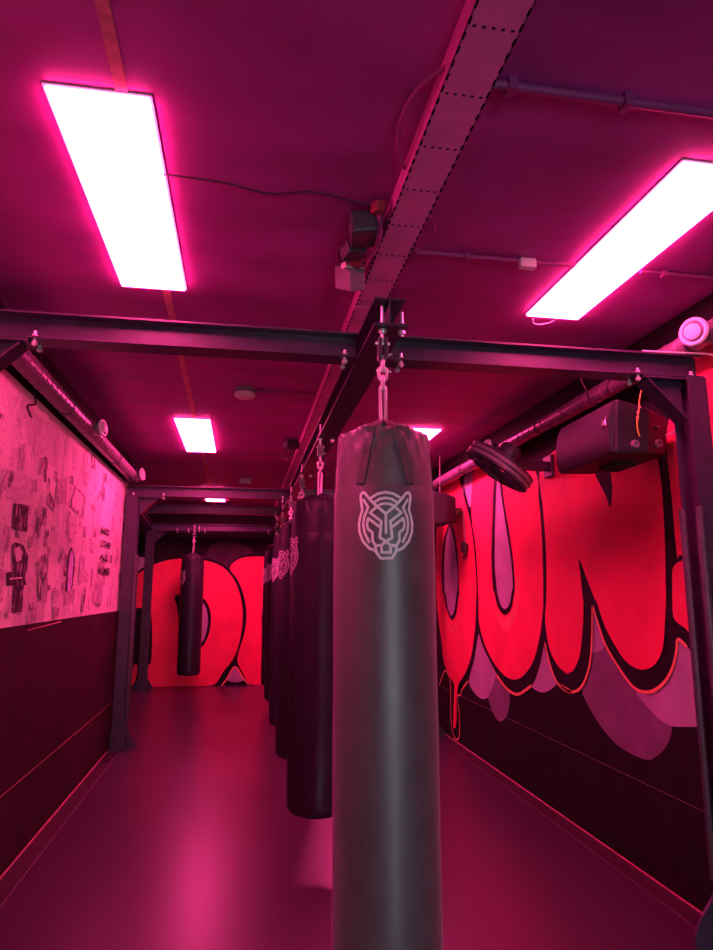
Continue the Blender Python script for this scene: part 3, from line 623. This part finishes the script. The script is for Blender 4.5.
# ------------------------------------------------------------------ newspaper collage on the left wall
CLIPS = [
 ('photo',[(3.625,1.768),(3.619,1.901),(3.858,1.921),(3.881,1.775)]),
 ('photo',[(3.647,1.687),(3.702,1.707),(3.833,1.7),(3.934,1.646),(3.937,1.57),(3.91,1.542),(3.899,1.461),(3.914,1.343),(3.739,1.343),(3.723,1.46)]),
 ('light',[(3.697,1.67),(3.77,1.691),(3.827,1.662),(3.822,1.619),(3.746,1.605)]),
 ('photo',[(3.61,1.549),(3.871,1.562),(3.942,1.488),(3.628,1.48)]),
 ('light',[(3.661,1.52),(3.863,1.53),(3.865,1.522),(3.663,1.513)]),
 ('oval',[(4.779,1.61),(4.781,1.691),(4.843,1.756),(4.943,1.7),(4.978,1.631),(4.969,1.519),(4.938,1.436),(4.865,1.41),(4.775,1.45),(4.777,1.53)]),
 ('lilac',[(4.818,1.611),(4.825,1.68),(4.864,1.73),(4.925,1.685),(4.938,1.623),(4.937,1.533),(4.916,1.464),(4.855,1.443),(4.827,1.477),(4.82,1.544)]),
 ('grey',[(4.751,1.358),(4.775,1.45),(5.038,1.478),(5.041,1.373)]),
 ('frame',[(4.709,2.024),(4.795,2.189),(5.166,2.158),(5.128,1.973)]),
 ('light',[(4.767,2.052),(4.846,2.162),(5.094,2.133),(5.052,2.017)]),
 ('grey',[(4.75,1.797),(4.766,1.921),(4.906,1.915),(4.889,1.787)]),
 ('light',[(4.783,1.82),(4.798,1.904),(4.875,1.897),(4.853,1.812)]),
 ('grey',[(5.581,1.372),(5.696,1.586),(6.022,1.56),(5.972,1.333)]),
 ('photo',[(5.242,1.298),(5.285,1.465),(5.337,1.502),(5.382,1.465),(5.335,1.302)]),
 ('grey',[(5.124,1.486),(5.116,1.709),(5.266,1.731),(5.294,1.539)]),
 ('grey',[(3.649,2.079),(3.623,2.202),(3.703,2.236),(3.74,2.101)]),
 ('grey',[(3.435,1.941),(3.409,2.04),(3.502,2.062),(3.515,1.958)]),
 ('grey',[(3.969,2.108),(3.979,2.209),(4.051,2.23),(4.059,2.13)]),
 ('grey',[(3.889,1.998),(3.889,2.066),(3.975,2.086),(3.977,2.011)]),
 ('photo',[(4.184,1.975),(4.223,2.06),(4.376,1.988),(4.343,1.946)]),
 ('grey',[(4.367,2.019),(4.372,2.159),(4.512,2.17),(4.535,2.009)]),
 ('photo',[(5.261,2.389),(5.256,2.513),(5.404,2.496),(5.399,2.398)]),
 ('grey',[(5.051,2.223),(5.05,2.327),(5.174,2.342),(5.177,2.228)]),
 ('photo',[(5.72,2.355),(5.732,2.442),(5.857,2.447),(5.844,2.358)]),
 ('photo',[(4.139,1.501),(4.16,1.565),(4.197,1.572),(4.225,1.403),(4.189,1.392)]),
 ('photo',[(4.29,1.456),(4.303,1.486),(4.407,1.493),(4.416,1.462)]),
 ('photo',[(4.054,1.602),(4.099,1.644),(4.191,1.666),(4.288,1.683),(4.331,1.607),(4.28,1.491),(4.232,1.52),(4.195,1.578)]),
 ('photo',[(4.546,1.64),(4.557,1.686),(4.636,1.749),(4.659,1.671)]),
 ('grey',[(3.638,1.336),(3.65,1.4),(3.688,1.42),(3.7,1.319)]),
 ('grey',[(3.998,1.286),(4.018,1.34),(4.156,1.37),(4.161,1.285)]),
 ('grey',[(4.472,1.419),(4.462,1.456),(4.598,1.463),(4.611,1.418)]),
 ('grey',[(4.51,1.289),(4.513,1.357),(4.656,1.347),(4.648,1.29)]),
 ('photo',[(4.67,1.463),(4.682,1.509),(4.73,1.516),(4.724,1.45)]),
 ('photo',[(6.691,1.516),(6.701,1.639),(6.804,1.652),(6.803,1.498)]),
 ('grey',[(3.903,1.694),(3.888,1.748),(3.991,1.762),(3.987,1.711)]),
 ('photo',[(4.044,1.772),(4.047,1.83),(4.097,1.858),(4.103,1.765)]),
]
col = thing('newspaper_collage', 'collage of newspaper sheets and cut-out pictures pasted over the upper wall', 'wall collage', (XL, 4.0, 1.272))
obj('backing_sheet', box(XL, XL+0.002, YF, YE-0.01, 1.272, 2.526), 'paper_plain', col)
unit = {}
def sheet(name, m_, y0, y1, z0, z1, off, skew=0.0):
    if m_ not in unit:
        bm = bmesh.new(); bx(bm, 0, 1, 0, 1, 0, 1); me = bpy.data.meshes.new(name)
        bmesh.ops.recalc_face_normals(bm, faces=bm.faces); bm.to_mesh(me); bm.free(); me.materials.append(MAT[m_]); unit[m_] = me
    o = bpy.data.objects.new(name, unit[m_]); COL.objects.link(o); o.parent = col
    o.location = Vector((XL+off, y0, z0))-worg(col); o.scale = (0.0006, y1-y0, z1-z0); o.rotation_euler = (skew, 0, 0)
    return o
rnd = random.Random(11)
y = 1.2; k = 0
while y < 6.9:
    wv = rnd.uniform(0.24, 0.34); z = 1.272
    while z < 2.5:
        hv = rnd.uniform(0.26, 0.42); z1 = min(2.526, z+hv)
        y1 = min(y+wv+0.01, 7.0)
        if z1-z > 0.06: sheet('newspaper_sheet', rnd.choice(('paper_plain','paper_plain','paper_text')), y, y1, z, z1, 0.0022+0.0005*(k % 3)); k += 1
        z = z1-0.004
    y += wv
for i in range(215):
    y0 = 2.0+rnd.random()*4.8; z0 = 1.3+rnd.random()**1.25*1.1
    wv = rnd.uniform(0.04, 0.15); hv = rnd.uniform(0.04, 0.17)
    if y0+wv > 6.95 or z0+hv > 2.5: continue
    m_ = rnd.choice(('paper_text','paper_text','paper_grey','paper_grey','paper_photo','paper_plain'))
    if z0 > 2.25: m_ = 'paper_text'
    sheet('clipping', m_, y0, y0+wv, z0, z0+hv, 0.004+0.0007*(i % 4), rnd.uniform(-0.05, 0.05))
CM = {'photo':'paper_photo','grey':'paper_grey','light':'paper_plain','oval':'paper_dark','lilac':'paper_lilac','frame':'paper_photo'}
for i, (kd, pts) in enumerate(CLIPS):
    sm = kd in ('oval', 'lilac')
    bm = flat(pts, 'L', 0.0068+0.00015*i, 5, sm)
    mt = CM[kd]
    if i in (0, 1, 3): mt = 'paper_dark'
    obj('clipping', bm, mt, col)
# brushed hand-written lines
def handwriting(txt, y, z, h, wd):
    cu = bpy.data.curves.new('handwriting', 'FONT'); cu.body = txt; cu.size = h*1.35; cu.extrude = 0.0003; cu.offset = h*0.05
    to = bpy.data.objects.new('tmp', cu); COL.objects.link(to)
    bpy.context.view_layer.update()
    dg = bpy.context.evaluated_depsgraph_get(); me = bpy.data.meshes.new_from_object(to.evaluated_get(dg))
    bpy.data.objects.remove(to)
    xs = [v.co.x for v in me.vertices]; sx = wd/(max(xs)-min(xs))
    for v in me.vertices:   # left wall faces +x: text runs along +y seen from the room
        px, py = (v.co.x-min(xs))*sx, v.co.y
        v.co = (v.co.z, px+0.1*py, py)
    me.materials.clear(); me.materials.append(MAT['ink'])
    o = bpy.data.objects.new('handwriting', me); COL.objects.link(o); o.parent = col
    o.location = Vector((XL+0.0135, y, z))-worg(col)
for txt, z, h in (('HIS',1.935,0.055),('OTHER',1.825,0.055),('ALL',1.715,0.055),('HOMES',1.60,0.06)):
    handwriting(txt, 5.76, z, h, 0.46 if len(txt) > 3 else 0.34)
# tattered electric cable and hook at the top edge
bm = bmesh.new(); tube(bm, crom([(XL+0.02,3.75,2.53),(XL+0.04,3.72,2.46),(XL+0.02,3.66,2.43),(XL+0.03,3.7,2.38)], 5, False), 0.006, 6)
tag(obj('loose_cable_end', bm, 'cord_black', smooth=True), 'short black cable end curling out under the duct on the newspaper wall', 'cable')

# ------------------------------------------------------------------ loudspeakers
def loudspeaker(name, label, org, L, HF, HB, D, rot, detail=True):
    """box lying on its side: local y along the length, local -x is the grille"""
    t = thing(name, label, 'loudspeaker', org); ORG[t] = (0,0,0); t.rotation_euler = rot
    c = 0.035
    ft = [(0,0),(0,L),(D*0.55,L),(D,L-0.07),(D,0.07),(D*0.55,0)]
    bm = bmesh.new()
    lo = []; hi = []
    for x, y in ft:
        f = x/D; zb = (HF-HB)/2*f; lo.append(bm.verts.new((x, y, zb))); hi.append(bm.verts.new((x, y, HF-zb)))
    bm.faces.new(lo[::-1]); bm.faces.new(hi); n = len(ft)
    for i in range(n): bm.faces.new((lo[i], lo[(i+1) % n], hi[(i+1) % n], hi[i]))
    cb = obj('cabinet', bm, 'speaker_box', t, bevel=0.014, world=False)
    bm = bmesh.new(); rows = []
    for j in range(9):   # bowed grille
        a = j/8; z = 0.012+(HF-0.024)*a; b = 0.024*math.sin(PI*a)**0.6
        rows.append([bm.verts.new((-0.004-b, yy, z)) for yy in (0.012, L-0.012)]+[bm.verts.new((0.002, yy, z)) for yy in (L-0.012, 0.012)])
    for A, B in zip(rows, rows[1:]):
        for k in range(4): bm.faces.new((A[k], A[(k+1) % 4], B[(k+1) % 4], B[k]))
    bm.faces.new(rows[0][::-1]); bm.faces.new(rows[-1])
    g = obj('grille', bm, 'speaker_grille', t, smooth=True, world=False, angle=30)
    if detail:
        bm = bmesh.new(); x = -0.031
        def ln(a, b, r=0.0022): tube(bm, [(x, a[0], a[1]), (x, b[0], b[1])], r, 6)
        y0, z0 = 0.03, HF*0.52
        for a, b in (((0,0),(0.04,0)),((0.04,0),(0.034,0.03)),((0,0),(0.008,0.03)),((0.008,0.03),(0.0,0.045)),((0.034,0.03),(0.008,0.03)),((0.014,0.006),(0.016,0.022)),((0.026,0.006),(0.026,0.022))):
            ln((y0+a[0], z0+a[1]), (y0+b[0], z0+b[1]))
        obj('maker_badge', bm, 'chrome', g, world=False)
        for x_, z_ in ((0.1, 0.055), (0.24, 0.085)):
            bm = bmesh.new(); lathe(bm, [(0.021,-0.001),(0.021,0.012),(0.017,0.018),(0.011,0.018),(0.008,0.01)], (x_, 0.0+max(0,(x_-D*0.55))*0.45, z_), (0,-1,0), 16)
            obj('rubber_foot', bm, 'plastic_grey', cb, smooth=True, world=False)
        for x_ in (0.205, 0.235):
            bm = bmesh.new(); lathe(bm, [(0.01,0),(0.01,0.01),(0.006,0.014)], (x_, 0.03, HF*0.6), (0,-1,0), 10)
            obj('socket', bm, 'dark_metal', cb, smooth=True, world=False)
        obj('handle_recess', box(D*0.35, D*0.7, L*0.32, L*0.6, 0.0, 0.021), 'hole_black', cb, world=False)
    bm = bmesh.new(); bx(bm, D-0.01, D+0.12, L*0.45, L*0.55, HF*0.4, HF*0.6)
    obj('wall_bracket', bm, 'dark_metal', t, world=False)
    return t
sp = loudspeaker('loudspeaker', 'large black loudspeaker lying sideways under the duct beside the front post', (1.70, 2.78, 2.09), 0.58, 0.272, 0.19, 0.31, (0, 0.1, -0.02))
loudspeaker('loudspeaker', 'black loudspeaker by the second post above the dripping painted letter', (1.76, 6.0, 2.07), 0.5, 0.33, 0.24, 0.25, (0, 0, -0.03), False)
bm = bmesh.new(); tube(bm, crom([(1.95,2.745,2.53),(1.87,2.75,2.44),(1.838,2.752,2.37),(1.825,2.752,2.3),(1.812,2.75,2.25),(1.808,2.75,2.21),(1.818,2.752,2.17)], 4, False), 0.0035, 6)
yc = thing('safety_rope', 'yellow safety cord knotted over the end of the large loudspeaker', 'cord', (1.818, 2.75, 2.17))
obj('cord', bm, 'cord_yellow', yc, smooth=True)
bm = bmesh.new()
for x_, z_ in ((1.828, 2.31), (1.818, 2.285), (1.814, 2.258)): lathe(bm, [(0.003,-0.009),(0.008,0),(0.003,0.009)], (x_, 2.75, z_), (0.3,0,1), 8)
obj('knot', bm, 'paint_coral', yc, smooth=True)
bm = bmesh.new(); tube(bm, crom([(2.0,2.87,2.2),(2.03,2.8,2.21),(2.06,2.76,2.28),(2.07,2.75,2.36),(2.05,2.74,2.44)], 5, False), 0.005, 6)
tag(obj('speaker_cable', bm, 'cord_white', smooth=True), 'pale cable looping from the end of the large loudspeaker to the post', 'cable')

# ------------------------------------------------------------------ wall fan
fan = thing('wall_fan', 'black caged wall fan on an arm, tilted downwards before the red letters', 'fan', (XR-0.01, 4.25, 2.28))
FC = Vector((1.715, 4.22, 2.295)); FN = Vector((-0.57, 0.19, -0.80)).normalized()
fu = FN.cross(Vector((0,1,0))).normalized(); fv = FN.cross(fu)
bm = bmesh.new()
RF = 0.238
def fring(r, d, th_, seg=48):
    tube(bm, [FC+fu*r*math.cos(2*PI*k/seg)+fv*r*math.sin(2*PI*k/seg)+FN*d for k in range(seg)], th_, 6, closed=True)
fring(RF, 0.04, 0.006); fring(RF, -0.04, 0.006); fring(RF*1.01, 0.0, 0.007)
fring(RF*0.72, 0.06, 0.003); fring(RF*0.4, 0.07, 0.003)
for k in range(40):
    a = 2*PI*k/40; d = fu*math.cos(a)+fv*math.sin(a)
    tube(bm, [FC+d*0.05+FN*0.075, FC+d*RF*0.6+FN*0.068, FC+d*RF*0.9+FN*0.05, FC+d*RF+FN*0.03, FC+d*RF-FN*0.03, FC+d*RF*0.9-FN*0.05, FC+d*RF*0.35-FN*0.075], 0.0022, 4)
obj('cage', bm, 'plastic_dark', fan, smooth=True)
bm = bmesh.new(); lathe(bm, [(RF*1.005,-0.03),(RF*1.012,-0.02),(RF*1.012,0.02),(RF*1.005,0.03)], FC, FN, 48, capb=False, capt=False); obj('cage_band', bm, 'plastic_grey', fan, smooth=True)
for k in range(3):
    bm = bmesh.new(); a0 = 2*PI*k/3; A = []
    for j in range(7):
        r = 0.05+0.19*j/6
        for s in (-0.5, 0, 0.5):
            wv = (0.55 if j else 0.4)*s*(1.5-0.6*j/6); d = fu*math.cos(a0+wv)+fv*math.sin(a0+wv)
            A.append(bm.verts.new(FC+d*r+FN*(0.05*s)))
    for j in range(6):
        for s in range(2): bm.faces.new((A[j*3+s], A[j*3+s+1], A[j*3+s+4], A[j*3+s+3]))
    bo_ = obj('blade', bm, 'plastic_dark', fan, smooth=True)
    so = bo_.modifiers.new('solid', 'SOLIDIFY'); so.thickness = 0.003
bm = bmesh.new(); lathe(bm, [(0.03,-0.02),(0.055,-0.04),(0.075,-0.07),(0.08,-0.13),(0.07,-0.165),(0.03,-0.18)], FC, FN, 24); obj('motor_housing', bm, 'plastic_dark', fan, smooth=True)
bm = bmesh.new(); lathe(bm, [(0.05,0.06),(0.05,0.085),(0.035,0.09)], FC, FN, 20); obj('hub_cap', bm, 'plastic_dark', fan, smooth=True)
bm = bmesh.new(); mc = FC-FN*0.12
tube(bm, [mc, mc+Vector((0.08,0.02,-0.06)), (1.95,4.25,2.315)], 0.026, 10)
bx(bm, 1.9, XR-0.03, 4.22, 4.28, 2.285, 2.345); obj('arm', bm, 'plastic_dark', fan, bevel=0.004)
obj('wall_plate', box(XR-0.045, XR-0.018, 4.19, 4.31, 2.24, 2.39), 'plastic_dark', fan, bevel=0.004)

# ------------------------------------------------------------------ ceiling fittings
sd = thing('smoke_detector', 'round white smoke detector on the dark ceiling', 'smoke detector', (-0.02, 4.41, ZC))
bm = bmesh.new(); lathe(bm, [(0.073,0),(0.073,-0.032),(0.071,-0.034)], (-0.02,4.41,ZC), (0,0,1), 28); obj('base', bm, 'plastic_grey', sd, smooth=True)
bm = bmesh.new(); lathe(bm, [(0.07,-0.035),(0.071,-0.052),(0.058,-0.064),(0.02,-0.067)], (-0.02,4.41,ZC), (0,0,1), 28); obj('cap', bm, 'valve_white', sd, smooth=True)
jb = thing('junction_box', 'small pale box on the ceiling near the second cross beam', 'box', (0.0, 8.1, ZC-0.07))
obj('housing', box(-0.075, 0.075, 8.06, 8.16, ZC-0.075, ZC), 'plastic_grey', jb, bevel=0.004)
obj('cover', box(-0.07, 0.07, 8.052, 8.06, ZC-0.07, ZC-0.005), 'valve_white', jb)
def conduit(label, y, xa, xb_, clips, r=0.011, dy=0.0, box_at=None, m_='plastic_grey'):
    t = thing('conduit', label, 'conduit', (xa, y, ZC-2*r), 'cable conduits on the ceiling')
    bm = bmesh.new(); tube(bm, [(xa,y,ZC-r-0.003),(xb_,y+dy,ZC-r-0.003)], r, 10); obj('pipe', bm, m_, t, smooth=True)
    for cx in clips:
        yy = y+dy*(cx-xa)/(xb_-xa)
        bm = bmesh.new(); bx(bm, cx-0.012, cx+0.012, yy-r*1.7, yy+r*1.7, ZC-2*r-0.01, ZC); obj('clip', bm, m_, t, bevel=0.003)
    if box_at: obj('connector', box(box_at-0.035, box_at+0.035, y-0.02, y+0.015, ZC-0.045, ZC-0.004), 'valve_white', t, bevel=0.004)
mat('conduit_pvc', (0.34, 0.05, 0.24), 0.5, nscale=20, namt=0.1)
conduit('thick painted conduit from the cable tray to the side wall beside the light panel', 1.49, 0.62, XR-0.02, (0.68, 1.02, 1.6), 0.013, m_='conduit_pvc')
conduit('thin painted conduit with white connector between cable tray and light panel', 2.4, 0.62, 1.345, (0.66, 0.87), 0.009, 0.0, 1.13, m_='conduit_pvc')
conduit('thin painted conduit from the light panel towards the graffiti wall', 2.4, 1.65, XR-0.02, (1.76,), 0.009, m_='conduit_pvc')
conduit('short dark conduit between the smoke detector and the cable tray', 4.42, 0.055, 0.47, (0.12,), 0.008, m_='conduit_pvc')
bm = bmesh.new(); tube(bm, crom([(-0.3,2.06,ZC-0.006),(-0.1,2.07,ZC-0.008),(0.05,2.1,ZC-0.012),(0.2,2.07,ZC-0.01),(0.36,2.1,ZC-0.012),(0.47,2.12,ZC-0.02)], 6, False), 0.0032, 6)
tag(obj('ceiling_cable', bm, 'cord_black', smooth=True), 'thin black cable crossing the ceiling from light panel to cable tray', 'cable')
bm = bmesh.new(); tube(bm, crom([(0.482,1.44,ZC-0.03),(0.44,1.5,ZC-0.03),(0.415,1.6,ZC-0.028),(0.422,1.72,ZC-0.026),(0.46,1.84,ZC-0.03),(0.482,1.86,ZC-0.03)], 6, False), 0.007, 8)
tag(obj('looped_cable', bm, 'conduit_pvc', smooth=True), 'cable loop bulging from the edge of the cable tray', 'cable')
bm = bmesh.new(); tube(bm, crom([(0.61,2.1,ZC-0.03),(0.65,2.14,ZC-0.03),(0.68,2.24,ZC-0.03),(0.665,2.34,ZC-0.03),(0.63,2.4,ZC-0.02)], 6, False), 0.004, 6)
tag(obj('looped_cable', bm, 'conduit_pvc', smooth=True), 'thin cable bow between the cable tray and the thin conduit', 'cable')
bm = bmesh.new(); tube(bm, crom([(1.4,2.93,ZC-0.02),(1.41,2.955,ZC-0.03),(1.45,2.97,ZC-0.03),(1.5,2.965,ZC-0.02),(1.52,2.945,ZC-0.015)], 5, False), 0.003, 6)
tag(obj('lamp_lead', bm, 'cord_white', smooth=True), 'small white lead curling from the end of the light panel', 'cable')
bm = bmesh.new(); tube(bm, crom([(1.72,2.535,ZT+0.008),(1.9,2.53,ZT+0.01),(2.0,2.5,ZT+0.0),(2.06,2.44,2.47),(2.1,2.2,2.44),(2.105,1.9,2.46)], 6, False), 0.004, 6)
tag(obj('wall_cable', bm, 'cord_white', smooth=True), 'white cable lying on the front beam and drooping along the red wall', 'cable')

# ------------------------------------------------------------------ power pack and cables hung on the tray side
def rbox(bm, c, d, rot):
    vs = bx(bm, -d[0]/2, d[0]/2, -d[1]/2, d[1]/2, -d[2]/2, d[2]/2)
    bmesh.ops.transform(bm, verts=vs, matrix=Matrix.Translation(c) @ rot.to_4x4())
from mathutils import Euler
pk = thing('power_adapter', 'grey power adapter hanging on the side of the cable tray', 'adapter', (0.42, 2.56, 2.74))
bm = bmesh.new(); rbox(bm, Vector((0.405,2.54,2.745)), (0.075,0.12,0.1), Euler((0.5,-0.35,0.35)).to_matrix()); obj('housing', bm, 'plastic_grey', pk, bevel=0.008)
bm = bmesh.new(); rbox(bm, Vector((0.405,2.47,2.765)), (0.1,0.03,0.035), Euler((0.1,-0.25,0.5)).to_matrix()); obj('bracket', bm, 'valve_white', pk, bevel=0.003)
bm = bmesh.new(); rbox(bm, Vector((0.42,2.51,2.76)), (0.05,0.012,0.06), Euler((0.1,-0.25,0.5)).to_matrix()); obj('band', bm, 'plastic_dark', pk)
pb = thing('socket_block', 'dark socket block with red plugs bundled against the cable tray', 'socket block', (0.42, 2.28, 2.74))
bm = bmesh.new(); rbox(bm, Vector((0.40,2.2,2.765)), (0.1,0.17,0.08), Euler((0.15,-0.1,-0.15)).to_matrix()); obj('block', bm, 'plastic_dark', pb, bevel=0.012)
bm = bmesh.new(); rbox(bm, Vector((0.385,2.33,2.75)), (0.08,0.09,0.055), Euler((0,-0.2,0.2)).to_matrix()); obj('plug', bm, 'plastic_dark', pb, bevel=0.01)
bm = bmesh.new(); rbox(bm, Vector((0.43,2.075,2.78)), (0.035,0.05,0.04), Euler((0.2,0,0.4)).to_matrix()); obj('plug', bm, 'plastic_red', pb, bevel=0.006)
bm = bmesh.new(); rbox(bm, Vector((0.41,2.42,2.765)), (0.07,0.05,0.045), Euler((0.2,0.2,0.5)).to_matrix()); obj('plug', bm, 'plastic_red', pb, bevel=0.006)
bm = bmesh.new(); tube(bm, crom([(0.44,2.09,2.775),(0.455,2.17,2.735),(0.46,2.26,2.728),(0.45,2.36,2.745),(0.43,2.44,2.77)], 6, False), 0.011, 8); obj('lead', bm, 'conduit_pvc', pb, smooth=True)
bm = bmesh.new(); tube(bm, crom([(0.35,2.3,2.76),(0.335,2.36,2.77),(0.35,2.44,2.765),(0.4,2.46,2.75),(0.45,2.43,2.76)], 6, False), 0.005, 8); obj('lead', bm, 'cord_black', pb, smooth=True)
pc = thing('cable_bundle', 'small bundle of plugs and cables on the tray beyond the smoke detector', 'cables', (0.4, 6.2, 2.74))
bm = bmesh.new(); rbox(bm, Vector((0.4,5.9,2.77)), (0.12,0.12,0.07), Euler((0.1,0,0.3)).to_matrix()); obj('block', bm, 'plastic_dark', pc, bevel=0.01)
for k in range(4):
    bm = bmesh.new(); tube(bm, crom([(0.35+0.03*k,6.0,2.77),(0.34+0.03*k,6.15,2.72),(0.37+0.02*k,6.3,2.71+0.01*k),(0.45,6.4,2.77)], 5, False), 0.007, 6); obj('lead', bm, 'plastic_grey', pc, smooth=True)

# ------------------------------------------------------------------ cables on the graffiti wall
hw_ = thing('hanging_plug', 'thin cable with dark plug dangling down the painted letter beside the fan', 'cable', (XR-0.04, 6.1, 1.78))
bm = bmesh.new(); tube(bm, crom([(XR-0.03,6.08,2.5),(XR-0.03,6.1,2.3),(XR-0.03,6.09,2.0),(XR-0.03,6.08,1.92)], 5, False), 0.006, 6); obj('cable', bm, 'plastic_grey', hw_, smooth=True)
bm = bmesh.new(); rbox(bm, Vector((XR-0.04,6.08,1.87)), (0.04,0.09,0.1), Euler((0.3,0,0)).to_matrix()); obj('plug', bm, 'plastic_dark', hw_, bevel=0.01)
bm = bmesh.new(); tube(bm, crom([(XR-0.03,6.1,1.84),(XR-0.03,6.12,1.79),(XR-0.03,6.16,1.77)], 5, False), 0.006, 6); obj('cable_tail', bm, 'cord_black', hw_, smooth=True)
bm = bmesh.new(); tube(bm, [(1.9,6.2,ZC-0.02),(1.885,6.18,2.4)], 0.004, 6)
tag(obj('drop_cable', bm, 'plastic_grey', smooth=True), 'straight pale cable dropping from the ceiling to the far loudspeaker', 'cable')
bm = bmesh.new(); tube(bm, crom([(1.83,3.3,2.66),(1.86,3.28,2.56),(1.9,3.3,2.5),(1.94,3.25,2.5),(1.95,3.2,2.58),(1.93,3.1,2.64)], 5, False), 0.004, 6)
tag(obj('tie_wire', bm, 'cord_black', smooth=True), 'thin black wire looped around the duct above the large loudspeaker', 'cable')
